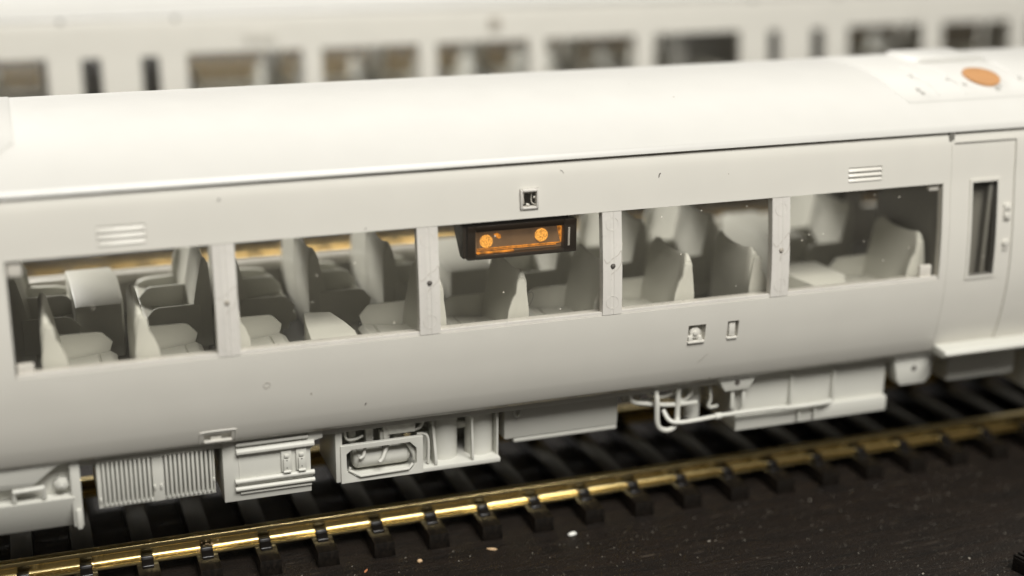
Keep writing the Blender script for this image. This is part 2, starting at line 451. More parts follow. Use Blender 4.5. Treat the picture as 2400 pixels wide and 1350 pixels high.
def roof_panel(x0, x1, ya, yb, ybase, zoff, h=0.14, r=0.0, corner=None):
    """thin raised panel that lies on the roof"""
    bm = bmesh.new(); ny = 14
    ys = [ya+(yb-ya)*i/ny for i in range(ny+1)]
    def xr(y):
        if not r: return x0, x1
        d = min(y-ya, yb-y); c = 0 if d >= r else r-math.sqrt(max(0, r*r-(r-d)**2))
        return x0+(c if corner in (None, 'l') else 0), x1-(c if corner in (None, 'r') else 0)
    rows = []
    for y in ys:
        a, b = xr(y); z = roof_z(y)
        rows.append([bm.verts.new((a, y+ybase, z+zoff-.3)), bm.verts.new((a, y+ybase, z+zoff+h)), bm.verts.new((b, y+ybase, z+zoff+h)), bm.verts.new((b, y+ybase, z+zoff-.3))])
    for A, B in zip(rows, rows[1:]):
        for k in range(4): bm.faces.new((A[k], A[(k+1) % 4], B[(k+1) % 4], B[k]))
    bm.faces.new(rows[0]); bm.faces.new(rows[-1][::-1])
    return bm

# ---- seats (local frame: x=0 is the outer face of the back at its foot, seat extends to +x; y across; z absolute body height)
def seat_parts(width, n, s):
    """width in y centred on 0, n places, s = facing. Returns list of (name, bm)"""
    out = []; hw = width/2
    bm = bmesh.new(); box(bm, .5, 5.6, -hw+.7, hw-.7, 17.0, 19.4); base = bm
    pw = (width-1.0)/n
    # back: one tapered shell per place with two ears on top
    bm = bmesh.new()
    for k in range(n):
        a = -hw+.25+k*(width-.5)/n; b = a+(width-.5)/n-.18
        top = 27.3; ny = 26; rows = []
        for i in range(ny+1):
            t = i/ny; y = a+(b-a)*t; e = abs(2*t-1)
            zt = top-.10-.38*(1-min(1, e/.75)**3) - (0.55*(max(0, e-.82)/.18)**2)
            fwd = 0.42*e**4-.15*(1-e**2)     # side wings wrap forward
            rows.append([bm.verts.new(v) for v in ((0.0, y, 17.6), (2.2+fwd*.4, y, 17.6), (1.80+fwd*.7, y, 21.4), (1.1+fwd, y, 24.4), (.75+fwd*.8, y, zt-.35), (.6+fwd*.5, y, zt), (.40, y, zt-.05), (.15, y, zt-.6), (0.0, y, 22.5))])
        for A, B in zip(rows, rows[1:]):
            for q in range(9): bm.faces.new((A[q], A[(q+1) % 9], B[(q+1) % 9], B[q]))
        bm.faces.new(rows[0]); bm.faces.new(rows[-1][::-1])
    out.append(('backrest', bm, .06))
    bm = bmesh.new()
    poly = [(-.05, 17.5), (2.65, 17.5), (2.5, 21.0), (2.2, 23.2), (1.75, 24.4), (1.38, 25.0), (1.30, 26.1), (1.15, 26.4), (.55, 26.4), (.38, 26.1), (.2, 25.0), (-.05, 23.0)]
    ye = -hw-.12 if n == 1 else hw-.4
    prism(bm, poly, 'y', ye, ye+.5)
    out.append(('side_shell', bm, .10))
    bm = bmesh.new()
    for k in range(n):
        a = -hw+.95+k*(width-1.0)/n; b = a+(width-1.0)/n-.75
        poly = [(1.6, 19.0), (6.7, 19.0), (7.25, 19.3), (7.2, 20.0), (6.6, 20.4), (5.6, 20.25), (5.5, 20.0), (5.35, 20.25), (4.0, 20.05), (2.4, 19.9), (1.6, 20.2)]
        prism(bm, poly, 'y', a, b)
    out.append(('cushion', bm, .09))
    for k in range(n+1):
        bm = bmesh.new()
        win = (k == 0) if n == 1 else (k == n)       # the side against the window
        y = -hw+.10+k*(width-.62)/n
        if win:
            y0, y1 = (-hw-.05, -hw+.75) if n == 1 else (hw-.8, hw)
            poly = [(1.4, 17.5), (6.3, 17.5), (6.6, 20.3), (6.2, 20.9), (5.2, 21.15), (1.4, 21.35)]
            prism(bm, poly, 'y', y0, y1)
        else:
            poly = [(1.2, 18.6), (6.1, 18.6), (6.9, 21.2), (6.0, 22.2), (5.5, 22.35), (1.2, 22.4)]
            prism(bm, poly, 'y', y, y+.38)
        out.append(('armrest', bm, .09))
    if s < 0:
        for nm, b_, _ in out: bmesh.ops.scale(b_, vec=(-1, 1, 1), verts=b_.verts[:])
        bmesh.ops.scale(base, vec=(-1, 1, 1), verts=base.verts[:])
    return base, out

SEAT = {}
def seat(root, rootx, rooty, rootz, kind, s, x, y):
    """kind 1 = single, 2 = double"""
    key = (kind, s)
    loc = Vector((x-rootx, y, rootz))
    if key not in SEAT:
        base, parts = seat_parts(9.2 if kind == 1 else 15.6, kind, s)
        so = obj('seat', base, M['seat'], root, loc=loc, bevel=.1)
        for nm, b_, bw in parts: obj(nm, b_, M['seat'], so, loc=(0, 0, 0), bevel=bw)
        SEAT[key] = so
    else:
        copy_tree(SEAT[key], root, loc)

def pillar(root, xc, side, yb, zo, z0=22.72, z1=33.43, w=1.06):
    yy = lambda z, o=0: yb+side*(yprof(z)+o)
    bm = bmesh.new()
    zs = [z0+(z1-z0)*i/12 for i in range(13)]
    # cross-section: flat bar with a central channel between two fine ribs
    cs = [(-w, -.9), (-w, .02), (-.34, .02), (-.27, .055), (-.18, .055), (-.12, .005), (.12, .005), (.18, .055), (.27, .055), (.34, .02), (w, .02), (w, -.9)]
    rows = [[bm.verts.new((xc+a, yy(z, b), z+zo)) for a, b in cs] for z in zs]
    for A, B in zip(rows, rows[1:]):
        for q in range(len(cs)): bm.faces.new((A[q], A[(q+1) % len(cs)], B[(q+1) % len(cs)], B[q]))
    bm.faces.new(rows[0]); bm.faces.new(rows[-1][::-1])
    p = obj('window_pillar', bm, M['frost'], root, split=True)
    return p

def add_pillar_detail(p, xc, yb, seed):
    rnd = random.Random(seed)
    bm = bmesh.new()
    for zc in (24.05, 32.2):
        pts = [(xc+.68*math.cos(a), yb-(yprof(zc+.68*math.sin(a))+.03), zc+.68*math.sin(a)) for a in [2*math.pi*k/28 for k in range(28)]]
        tube(bm, pts, .03, 6, closed=True)
    obj('ejector_ring', bm, M['frost'], p, split=False)
    bm = bmesh.new(); zc = 28.0+rnd.uniform(-.25, .15)
    cyl(bm, (xc+.02, yb-yprof(zc)-.05, zc), (xc+.02, yb-yprof(zc)-.17, zc), rnd.uniform(.2, .34), 9, .16)
    obj('mould_mark', bm, M['darkdot'] if seed in (12, 13) else M['mark'], p, split=False)
    bm = bmesh.new()
    pts = [(xc-.95, 28.5), (xc-.5, 28.3), (xc+.1, 28.75), (xc+.55, 29.1), (xc+.98, 29.5), (xc+.98, 28.3), (xc+.5, 27.5), (xc+.1, 27.2), (xc-.1, 26.8)]
    pts = [(a+rnd.uniform(-.12, .12)*(abs(a-xc) < .9), z+rnd.uniform(-.2, .2)) for a, z in pts]
    tube(bm, [(a, yb-yprof(z)-.03, z) for a, z in pts], .022, 5)
    obj('crack', bm, M['mark'], p, split=False)

# =================================================================== front railcar
RX = 45.0
car = thing('railcar', (RX, 0, -0.0), 'unpainted cream railcar in front with an amber lit sign behind its long clear window', 'railcar', 'unpainted model railcars')
X0, X1 = -32.0, 150.0
WIN = (-1.3, 96.8, 22.65, 33.48)
near_op = [WIN, (6.75, 11.0, 34.15, 35.95), (84.7, 88.85, 34.4, 36.0), (47.15, 49.15, 34.4, 36.45), (66.0, 68.05, 18.35, 20.45),
           (70.65, 71.98, 18.35, 20.45), (15.15, 17.8, 13.5, 14.4), (98.1, 106.3, 13.1, 37.85),
           (-32.1, -6.0, 22.65, 33.48), (109.5, 150.1, 22.65, 33.48)]
far_op = [(-1.3, 96.8, 21.45, 33.48), (-32.1, -6.0, 21.45, 33.48), (109.5, 150.1, 21.45, 33.48), (100.8, 104.0, 22.65, 33.2)]
wall = obj('side_wall', curved_panel(X0, X1, 12.95, 38.97, near_op, -1, 0.95), M['shell'], car)
obj('side_wall', curved_panel(X0, X1, 12.95, 38.97, far_op, 1, 0.95), M['shell'], car)
roof = obj('roof', roof_bm(X0, X1, 0, 0), M['roof'], car)
# roof hatches, box and sticker
obj('roof_hatch', roof_panel(-31.5, 0.45, -12.4, 12.4, 0, 0, .10, 1.6, 'r'), M['roof'], roof, bevel=.05)
obj('roof_hatch', roof_panel(93.8, 140, -12.9, 12.9, 0, 0, .07, 0.6, 'l'), M['roof'], roof, bevel=.04)
bm = bmesh.new()
prism(bm, [(101.6, 43.9), (111.2, 43.9), (111.0, 44.8), (110.5, 45.0), (102.3, 45.0), (101.8, 44.8)], 'y', -3.4, 3.4)
obj('roof_box', bm, M['roof'], roof, bevel=.2)
bm = bmesh.new(); n = 36; cxd, cyd = 106.7, -8.8; A = []; B = []
for k in range(n):
    a = 2*math.pi*k/n; x = cxd+2.15*math.cos(a); y = cyd+2.15*math.sin(a)
    A.append(bm.verts.new((x, y, roof_z(y)+.02))); B.append(bm.verts.new((x, y, roof_z(y)+.34)))
bm.faces.new(A[::-1]); bm.faces.new(B)
for k in range(n): bm.faces.new((A[k], A[(k+1) % n], B[(k+1) % n], B[k]))
o = obj('round_pad', bm, M['brown'], roof, bevel=.04); o['label'] = 'orange brown round pad on the roof'
bm = bmesh.new()
for (x, y, l) in ((96.6, -10.6, 1.0), (97.6, -7.6, .8), (101.8, -8.8, .7), (103.2, -10.2, .7), (106.9, -11.2, 1.1), (96.8, -11.4, .7), (107.4, -10.9, .9), (111.2, -9.4, .8)):
    box(bm, x, x+.35, y-l/2, y+l/2, roof_z(y)-.2, roof_z(y)+.28)
for x in (98.9, 102.6, 111.5):
    pts = [(x, y, roof_z(y)+.07) for y in (-12, -10, -8, -6, -4)]
    tube(bm, pts, .06, 5)
obj('roof_lug', bm, M['roof'], roof, bevel=.03)

# floor and chassis
bm = bmesh.new(); box(bm, X0, X1, -15.0, 15.0, 16.2, 17.0)
obj('cabin_floor', bm, M['inner'], car)
bm = bmesh.new(); box(bm, X0, X1, -14.6, 14.6, 11.9, 13.3)
chassis = obj('chassis', bm, M['under'], car, bevel=.1)
# inside ledges under the windows (clear strip foot) both sides
for sd in (-1, 1):
    bm = bmesh.new()
    y0, y1 = sorted((sd*15.6, sd*17.0))
    if sd < 0: box(bm, -1.2, 96.7, y0, y1, 21.5, 22.64)
    else: box(bm, -1.2, 96.7, 15.9, 16.95, 20.4, 21.44)
    obj('window_ledge', bm, M['frost'], car, bevel=.12)
# end walls and partitions
for xa in (X0, X1-.9):
    bm = bmesh.new(); box(bm, xa+.01, xa+.89, -15.7, 15.7, 13.0, 39.0); obj('end_wall', bm, M['shell'], car)
bm = bmesh.new(); box(bm, -3.4, -2.4, -16.6, 16.6, 17.05, 39.0)
obj('partition', bm, M['inner'], car)
bm = bmesh.new()
prism(bm, [(-16.6, 17.05), (-16.6, 39.0), (-4, 39.0), (-4, 17.05)], 'x', 97.4, 98.05)
prism(bm, [(4, 17.05), (4, 39.0), (16.6, 39.0), (16.6, 17.05)], 'x', 97.4, 98.05)
obj('partition', bm, M['inner'], car)

# glazing near and far
for sd, zz in ((-1, 0), (1, 0)):
    glz = obj('glazing', curved_panel(-1.28, 96.78, 22.67 if sd < 0 else 21.47, 33.46, [], sd, .30, -.30), M['glass'], car)
    if sd > 0: continue
    bm = curved_panel(-1.2, 96.7, 22.68, 23.0, [], sd, .45, -.12)
    obj('glazing_rim', bm, M['frost'], glz)
for i, xc in enumerate((17.85, 37.55, 57.05, 76.55)):
    p = pillar(car, xc, -1, 0, 0)
    add_pillar_detail(p, xc, 0, 11+i)
for xc in (17.85, 37.55, 57.05, 76.55): pass
# corner tabs of the glazing
bm = bmesh.new()
for (xa, xb, za, zb) in ((-1.15, .35, 22.75, 23.9), (94.6, 96.1, 22.75, 24.3), (95.3, 96.6, 32.6, 33.35), (-1.2, .1, 31.9, 33.35)):
    ym = yprof((za+zb)/2); box(bm, xa, xb, -ym+.42, -ym+1.0, za, zb)
obj('glazing_tab', bm, M['frost'], car, bevel=.15)

# vents: louvres
def vent(xa, xb, za, zb):
    bm = bmesh.new(); ym = yprof((za+zb)/2)
    box(bm, xa-.1, xb+.1, -ym+.22, -ym+.50, za-.1, zb+.1)
    n = 3; st = (zb-za)/n
    for k in range(n):
        z = za+st*k; yo = yprof(z+st*.5)
        prism(bm, [(-yo+.3, z+.02), (-yo-.10, z+.04), (-yo-.10, z+st*.30), (-yo+.20, z+st*.93), (-yo+.3, z+st*.93)], 'x', xa+.02, xb-.02)
    obj('vent', bm, M['shell'], wall, bevel=.04)
vent(6.75, 11.0, 34.15, 35.95); vent(84.7, 88.85, 34.4, 36.0)
# square side lamp
bm = bmesh.new(); ym = yprof(35.4)
for (a, b, c, d) in ((47.18, 47.42, 34.42, 36.43), (48.88, 49.12, 34.42, 36.43), (47.42, 48.88, 36.19, 36.43), (47.42, 48.88, 34.42, 34.66)):
    box(bm, a, b, -ym-.30, -ym+.5, c, d)
lampo = obj('side_lamp', bm, M['frost'], car, bevel=.08)
bm = bmesh.new(); box(bm, 47.3, 49.0, -ym+.35, -ym+.7, 34.5, 36.3)
obj('lamp_inside', bm, M['black'], lampo)
bm = bmesh.new(); box(bm, 47.4, 48.9, -ym-.20, -ym-.05, 34.65, 36.2)
obj('lens', bm, M['glass'], lampo, bevel=.05)
bm = bmesh.new()
tube(bm, [(47.62, -ym+.1, 34.9), (47.62, -ym+.1, 36.0), (48.6, -ym+.1, 36.0)], .06, 6)
tube(bm, [(48.45, -ym+.15, 36.0), (48.45, -ym+.15, 35.1), (48.85, -ym+.05, 34.75)], .05, 6)
cyl(bm, (47.9, -ym+.1, 34.85), (48.15, -ym-.05, 34.8), .16, 8, .1); cyl(bm, (48.7, -ym+.1, 35.55), (48.75, -ym-.0, 35.5), .13, 8, .08)
obj('reflector', bm, M['frost'], lampo)
# small hatches
bm = bmesh.new(); ym = yprof(19.4)
box(bm, 65.9, 68.15, -ym+.75, -ym+.95, 18.25, 20.55)
box(bm, 66.02, 68.0, -ym-.08, -ym+.8, 18.36, 18.62)
cyl(bm, (66.95, -ym+.75, 19.45), (66.95, -ym+.15, 19.45), .62, 18); cyl(bm, (66.95, -ym+.2, 19.45), (66.95, -ym+.02, 19.45), .28, 12)
prism(bm, [(66.1, 18.5), (66.7, 18.5), (66.5, 19.3), (66.1, 19.1)], 'y', -ym-.02, -ym+.7)
prism(bm, [(67.1, 18.5), (67.8, 18.5), (67.6, 19.2), (67.3, 19.1)], 'y', -ym-.02, -ym+.7)
obj('filler_hatch', bm, M['shell'], wall, bevel=.07)
bm = bmesh.new(); box(bm, 70.6, 72.03, -ym+.7, -ym+.95, 18.3, 20.5); box(bm, 70.95, 71.7, -ym+.12, -ym+.8, 18.65, 20.2)
box(bm, 70.7, 71.93, -ym-.05, -ym+.7, 18.36, 18.6)
obj('small_hatch', bm, M['shell'], wall, bevel=.10)
bm = bmesh.new(); ym = yprof(13.9)
box(bm, 15.1, 17.85, -ym+.55, -ym+.95, 13.4, 14.5); box(bm, 15.8, 16.85, -ym+.15, -ym+.6, 13.5, 14.4)
box(bm, 15.16, 17.8, -ym-.12, -ym+.6, 13.50, 13.66)
tube(bm, [(14.75, -yprof(13.35)-.02, 13.35), (14.75, -yprof(14.5)-.02, 14.5), (15.1, -yprof(14.75)-.02, 14.75), (17.9, -yprof(14.75)-.02, 14.75), (18.2, -yprof(14.5)-.02, 14.5), (18.2, -yprof(13.4)-.02, 13.4)], .07, 6)
obj('step_pocket', bm, M['shell'], wall, bevel=.04)

# door, its window, buttons
dop = [(100.75, 104.1, 22.6, 33.3)]
door = obj('door', curved_panel(98.11, 106.29, 13.12, 37.84, dop, -1, .5, -.16), M['shell'], car)
bm = bmesh.new()
for (a, b) in ((98.1, 98.45), (105.95, 106.3)):
    pass
o = obj('door_frame', curved_panel(97.75, 98.1, 13.2, 38.12, [], -1, .35, .05), M['shell'], door)
o = obj('door_frame', curved_panel(106.31, 106.8, 13.2, 38.12, [], -1, .35, .05), M['shell'], door)
o = obj('door_frame', curved_panel(98.11, 106.30, 37.86, 38.12, [], -1, .35, .05), M['shell'], door)
obj('window_frame', curved_panel(100.4, 104.45, 22.25, 33.65, dop, -1, .5, -.04), M['shell'], door)
obj('window', curved_panel(100.7, 104.15, 22.5, 33.4, [], -1, .2, -.62), M['glass'], door)
bm = bmesh.new(); box(bm, 99.0, 106, -15.6, -15.2, 19, 37); box(bm, 103.4, 103.9, -16.6, -16.2, 22, 34)
obj('door_pocket', bm, M['inner'], door)
bm = bmesh.new(); yb_ = yprof(29.6)
box(bm, 105.0, 105.95, -yb_-.02, -yb_+.4, 28.6, 30.6); cyl(bm, (105.48, -yb_+.1, 29.2), (105.48, -yb_-.25, 29.2), .38, 16)
box(bm, 105.15, 105.8, -yb_-.14, -yb_+.3, 29.9, 30.4)
obj('door_button', bm, M['shell'], door, bevel=.08)
bm = bmesh.new(); yb_ = yprof(26)
cyl(bm, (105.5, -yb_+.4, 26.1), (105.5, -yb_-.15, 26.1), .42, 16); box(bm, 105.15, 105.85, -yb_-.02, -yb_+.4, 25.2, 25.7)
obj('door_button', bm, M['shell'], door, bevel=.08)
bm = bmesh.new()
prism(bm, [(-15.2, 12.9), (-18.2, 13.0), (-18.7, 13.5), (-18.5, 13.95), (-15.9, 14.15)], 'x', 98.4, 113.5)
obj('door_step', bm, M['under'], door, bevel=.15)

# =================================================================== lit sign behind the glass
SY = -16.95
def sx(v): return v
sg = bmesh.new()
XA, XB, ZA, ZB = 41.75, 53.35, 29.55, 33.0
IA, IB, JA, JB = 42.6, 52.0, 29.98, 32.38
for (a, b, c, d) in ((XA, IA, ZA, ZB), (IB, XB, ZA, ZB), (IA, IB, JB, ZB), (IA, IB, ZA, JA)):
    box(sg, a, b, SY, SY+2.2, c, d)
box(sg, IA, IB, SY+2.0, SY+2.2, JA, JB)
sign = obj('destination_sign', sg, M['sign'], car, bevel=.10)
sign['label'] = 'dark framed sign box glowing amber behind the window'
bm = bmesh.new()
prism(bm, [(SY+.35, 33.42), (SY+4.4, 33.42), (SY+1.3, 29.75), (SY+.3, 29.7)], 'x', 41.35, 41.74)
box(bm, 41.25, 52.5, SY+.3, SY+2.2, 32.97, 33.42)
obj('hood', bm, M['sign'], sign, bevel=.06)
bm = bmesh.new(); box(bm, IA+.02, IB-.02, SY+.85, SY+1.0, JA+.02, JB-.02)
obj('backing_panel', bm, M['signback'], sign)
for (xc, zc, rr) in ((43.95, 31.2, .66), (49.8, 31.38, .68)):
    bm = bmesh.new(); cyl(bm, (xc, SY+.84, zc), (xc, SY+.70, zc), rr, 26); obj('led', bm, M['led'], sign)
bm = bmesh.new(); prism(bm, [(44.75, 31.85), (45.1, 31.98), (45.45, 31.75), (45.5, 31.45), (45.25, 31.35), (44.95, 31.6)], 'y', SY+.79, SY+.84); obj('led_reflection', bm, M['glow'], sign)
bm = bmesh.new()
box(bm, IA+.35, IB-.15, SY+.70, SY+.84, JA+.44, JA+.52)
box(bm, IA+.35, IB-.6, SY+.70, SY+.84, JA+.30, JA+.34)
box(bm, IA+.33, IA+4.2, SY+.5, SY+.8, JA+.04, JA+.17)
prism(bm, [(IB-.55, JB-.05), (IB-.05, JB-.05), (IB-.05, JA+.5), (IB-.12, JA+.5)], 'y', SY+.7, SY+.84)
obj('light_edge', bm, M['glow'], sign)
bm = bmesh.new()
box(bm, IA+.02, IA+.30, SY+.05, SY+1.2, JA+.05, JB-.05)
obj('lens_edge', bm, M['lens'], sign, bevel=.05)
bm = bmesh.new(); box(bm, IA+.3, IB-.03, SY+.25, SY+.35, JA+.03, JB-.03)
obj('lens', bm, M['lens'], sign)
bm = bmesh.new(); tube(bm, [(52.45, SY-.05, 30.3), (52.45, SY-.05, 31.2), (52.47, SY-.05, 32.15)], .12, 8)
obj('clip', bm, M['mark'], sign)

# =================================================================== seats and tables inside
def seats_for(root, rx, yb, zo, near, far):
    for s, x in near: seat(root, rx, yb, zo, 1, s, x, -10.3)
    for s, x in far: seat(root, rx, yb, zo, 2, s, x, 7.2)
near_seats = [(1, 1.1), (1, 9.5), (1, 18.1), (-1, 40.1), (-1, 49.0), (-1, 58.6), (-1, 67.9), (1, 74.6), (-1, 97.0)]
far_seats = [(1, -1.6), (-1, 18.7), (1, 20.6), (1, 29.1), (1, 37.4), (-1, 59.5), (-1, 69.0), (-1, 78.0), (-1, 97.0)]
seats_for(car, RX, 0, 0, near_seats, far_seats)
def table_bm(poly, z, zb=17.0):
    bm = bmesh.new(); prism(bm, poly, 'z', zb, z); return bm
obj('side_table', table_bm([(26.2, -15.3), (30.9, -15.3), (31.0, -13.5), (30.6, -10.5), (29.9, -7.2), (27.2, -6.6), (26.7, -10)], 22.4), M['seat'], car, bevel=.12)
obj('side_table', table_bm([(4.9, .7), (9.6, .7), (9.9, 3.0), (10.0, 10.2), (9.6, 14.5), (4.6, 14.5), (4.8, 10)], 22.9), M['seat'], car, bevel=.25)
obj('side_table', table_bm([(83.0, -15.3), (86.5, -15.3), (88.5, -12), (88.0, -6.5), (84.0, -6.0), (82.2, -10)], 22.3), M['seat'], car, bevel=.12)
obj('side_table', table_bm([(45.5, .8), (50.5, .8), (51.0, 4), (51.0, 14.5), (45.7, 14.5), (45.4, 8)], 22.9), M['seat'], car, bevel=.25)
obj('side_table', table_bm([(86.5, 1.0), (91.5, 1.0), (91.5, 14.5), (86.5, 14.5)], 22.9), M['seat'], car, bevel=.25)

# =================================================================== underfloor equipment
U = M['under']
def ubox(name, parts, parent=None, bev=.08, mat=None):
    bm = bmesh.new()
    for p in parts: box(bm, *p)
    return obj(name, bm, mat or U, parent or car, bevel=bev)
# bogie cover, far left
bm = bmesh.new()
prism(bm, [(-14.0, 5.6), (-15.6, 9.25), (-6, 9.25), (-6, 5.6)], 'x', -22, 2.85)
box(bm, -22, 3.0, -14.2, -6, 9.25, 12.6)
prism(bm, [(-22, 11.9), (-.6, 11.2), (1.2, 12.6), (2.8, 13.3), (-22, 13.5)], 'y', -15.75, -14.1)
prism(bm, [(-22, 13.4), (-22, 11.2), (-.9, 10.9), (1.6, 12.85), (3.2, 13.35)], 'y', -15.62, -14.1)
box(bm, 2.55, 3.5, -15.4, -12, 6.0, 13.3)
bog = obj('bogie_cover', bm, U, car, bevel=.12)
bm = bmesh.new()
tube(bm, [(-2.6, -15.3, 9.5), (-2.6, -15.5, 10.55), (.1, -15.5, 10.65), (.1, -15.3, 9.5)], .26, 8, smooth=False)
obj('grab_bracket', bm, U, bog)
bm = bmesh.new()
cyl(bm, (1.75, -14.1, 10.5), (1.75, -15.0, 10.5), .72, 6); cyl(bm, (1.75, -14.9, 10.5), (1.75, -15.35, 10.5), .42, 18); cyl(bm, (1.75, -15.3, 10.5), (1.75, -15.5, 10.5), .18, 12)
obj('nut', bm, U, bog, bevel=.05)
ubox('bogie_plate', [(2.86, 3.35, -15.75, -15.3, 5.9, 7.9)], bog)
# radiator
bm = bmesh.new()
box(bm, 5.0, 16.2, -14.2, -7, 7.35, 12.6)
for (a, b, c, d) in ((5.0, 5.42, 7.35, 12.6), (10.2, 11.3, 7.35, 12.6), (16.02, 16.2, 7.35, 12.6), (5.42, 10.2, 7.35, 7.72), (11.3, 16.02, 7.35, 7.72), (5.42, 10.2, 12.05, 12.6), (11.3, 16.02, 12.05, 12.6)): box(bm, a, b, -14.95, -14.21, c, d)
rad = obj('radiator', bm, U, car, bevel=.07)
bm = bmesh.new()
for gx0 in (5.45, 11.35):
    for k in range(11):
        x = gx0+.2+k*.425; box(bm, x-.12, x+.12, -15.2, -14.25, 7.66, 12.1)
obj('grille', bm, U, rad, bevel=.05)
bm = bmesh.new()
for (x, z) in ((5.22, 8.3), (10.35, 8.95), (10.98, 8.95), (16.05, 8.9)): box(bm, x-.09, x+.09, -15.2, -14.8, z-.2, z+.2)
box(bm, 5.0, 16.2, -15.1, -14.9, 12.15, 12.6); box(bm, 5.0, 5.28, -15.0, -14.8, 7.4, 12.4); 
obj('latch', bm, U, rad, bevel=.03)
# battery box
bm = bmesh.new(); box(bm, 17.0, 25.75, -15.0, -6.5, 6.15, 12.6)
bb = obj('battery_box', bm, U, car, bevel=.06)
bm = bmesh.new()
prism(bm, [(-15.0, 11.25), (-15.55, 11.35), (-15.55, 11.65), (-15.1, 12.0), (-15.0, 12.0)], 'x', 18.3, 26.1)
box(bm, 18.45, 25.9, -15.12, -14.95, 10.9, 11.2); box(bm, 18.3, 25.5, -15.5, -15.0, 12.2, 12.5)
obj('rain_strip', bm, U, bb, bevel=.05)
bm = bmesh.new()
cyl(bm, (18.1, -15.22, 8.35), (26.05, -15.22, 8.35), .27, 14); cyl(bm, (18.1, -15.28, 7.55), (26.05, -15.28, 7.55), .24, 14)
prism(bm, [(-15.0, 7.75), (-15.2, 7.9), (-15.2, 8.1), (-15.0, 8.2)], 'x', 18.3, 25.9)
obj('pipe', bm, U, bb)
bm = bmesh.new(); prism(bm, [(-15.0, 6.85), (-15.25, 6.95), (-15.22, 7.2), (-15.0, 7.25)], 'x', 18.6, 25.75); box(bm, 18.55, 18.63, -15.06, -14.95, 7.7, 10.95)
obj('trim', bm, U, bb, bevel=.03)
for xx in (22.75, 24.25):
    bm = bmesh.new()
    box(bm, xx, xx+1.05, -15.25, -14.95, 8.75, 11.0); box(bm, xx+.2, xx+.85, -15.45, -15.2, 8.95, 10.2)
    cyl(bm, (xx+.15, -15.5, 8.85), (xx+.9, -15.5, 8.85), .15, 10); box(bm, xx+.3, xx+.75, -15.5, -15.2, 10.35, 10.65)
    lt_ = obj('toggle_latch', bm, U, bb, bevel=.04)
    bm = bmesh.new()
    for z in (9.25, 10.05): cyl(bm, (xx+.52, -15.47, z), (xx+.52, -15.36, z), .07, 8)
    obj('rivet', bm, M['darkdot'], lt_, loc=None)
bm = bmesh.new(); prism(bm, [(25.5, 12.7), (27.0, 12.7), (27.0, 11.9), (26.2, 11.75), (26.0, 11.3), (25.5, 11.2)], 'y', -15.2, -14.6)
obj('bracket', bm, U, bb, bevel=.06)
# compressor frame
FY = -14.6
bm = bmesh.new()
box(bm, 28.4, 29.15, FY+.05, -6.5, 6.35, 13.0)          # left end plate
box(bm, 29.15, 46.2, FY+.02, -7.0, 6.2, 6.75)          # bottom
box(bm, 28.6, 37.6, -7.4, -6.6, 6.3, 13.0)               # rear plate
box(bm, 38.2, 46.0, -8.2, -7.4, 6.3, 13.0)
comp = obj('compressor_unit', bm, U, car, bevel=.12)
bm = bmesh.new()
# front window-frame, octagonal opening
outer = [(28.9, 6.3), (37.6, 6.3), (37.6, 10.45), (28.9, 10.45)]
inner = [(29.5, 7.6), (30.6, 6.75), (36.2, 6.75), (36.9, 7.5), (36.9, 9.2), (36.2, 9.95), (30.1, 9.95), (29.5, 9.5)]
oc = [(28.9, 7.6), (28.9, 6.3), (37.6, 6.3), (37.6, 7.5), (37.6, 9.2), (37.6, 10.45), (28.9, 10.45), (28.9, 9.5)]
ya, yb_ = FY-.15, FY+.35
V = {}
for i in range(8):
    V[i] = [bm.verts.new((oc[i][0], ya, oc[i][1])), bm.verts.new((inner[i][0], ya, inner[i][1])), bm.verts.new((inner[i][0], yb_, inner[i][1])), bm.verts.new((oc[i][0], yb_, oc[i][1]))]
for i in range(8):
    A, B = V[i], V[(i+1) % 8]
    for q in range(4): bm.faces.new((A[q], A[(q+1) % 4], B[(q+1) % 4], B[q]))
obj('front_frame', bm, U, comp, bevel=.05)
bm = bmesh.new()
tube(bm, [(29.9, FY-.1, 8.0), (29.75, FY-.15, 7.7), (30.9, FY-.25, 6.95), (36.0, FY-.25, 7.05), (36.5, FY-.1, 7.5)], .17, 8, smooth=False)
obj('rim_pipe', bm, U, comp)
bm = bmesh.new()
cyl(bm, (30.9, -12.7, 8.15), (36.2, -12.7, 8.15), 1.15, 24)
cyl(bm, (30.5, -12.7, 8.15), (30.9, -12.7, 8.15), .8, 24, 1.15); cyl(bm, (36.2, -12.7, 8.15), (36.6, -12.7, 8.15), 1.15, 24, .8)
obj('air_cylinder', bm, U, comp, bevel=.1)
bm = bmesh.new()
for (x, w_, z0, z1, y) in ((30.2, .7, 9.9, 12.9, -12.6), (31.9, .8, 9.6, 12.9, -12.9), (33.6, .45, 8.9, 12.9, -13.6), (35.0, .9, 8.9, 10.6, -12.4), (33.3, 1.0, 10.0, 11.1, -13.4)):
    box(bm, x, x+w_, y-.4, y+.4, z0, z1)
box(bm, 34.0, 37.0, -14.0, -11, 10.75, 12.5)
tube(bm, [(34.0, -13.9, 9.6), (33.4, -14.3, 8.4), (33.0, -14.4, 8.0)], .22, 8)
tube(bm, [(37.0, -13.6, 10.8), (37.6, -13.6, 11.0), (37.9, -13.6, 11.6), (37.9, -13.6, 13.0)], .2, 8)
tube(bm, [(35.6, -13.2, 9.7), (36.2, -13.8, 9.5), (36.8, -14.0, 8.3), (36.9, -14.0, 7.6)], .28, 8)
tube(bm, [(35.6, -12.8, 9.1), (36.0, -13.3, 8.9), (36.4, -13.6, 8.0)], .2, 8)
cyl(bm, (36.9, -10.5, 11.2), (36.9, -9.6, 11.2), .6, 12); cyl(bm, (30.9, -10.6, 11.6), (30.9, -9.6, 11.6), .5, 12)
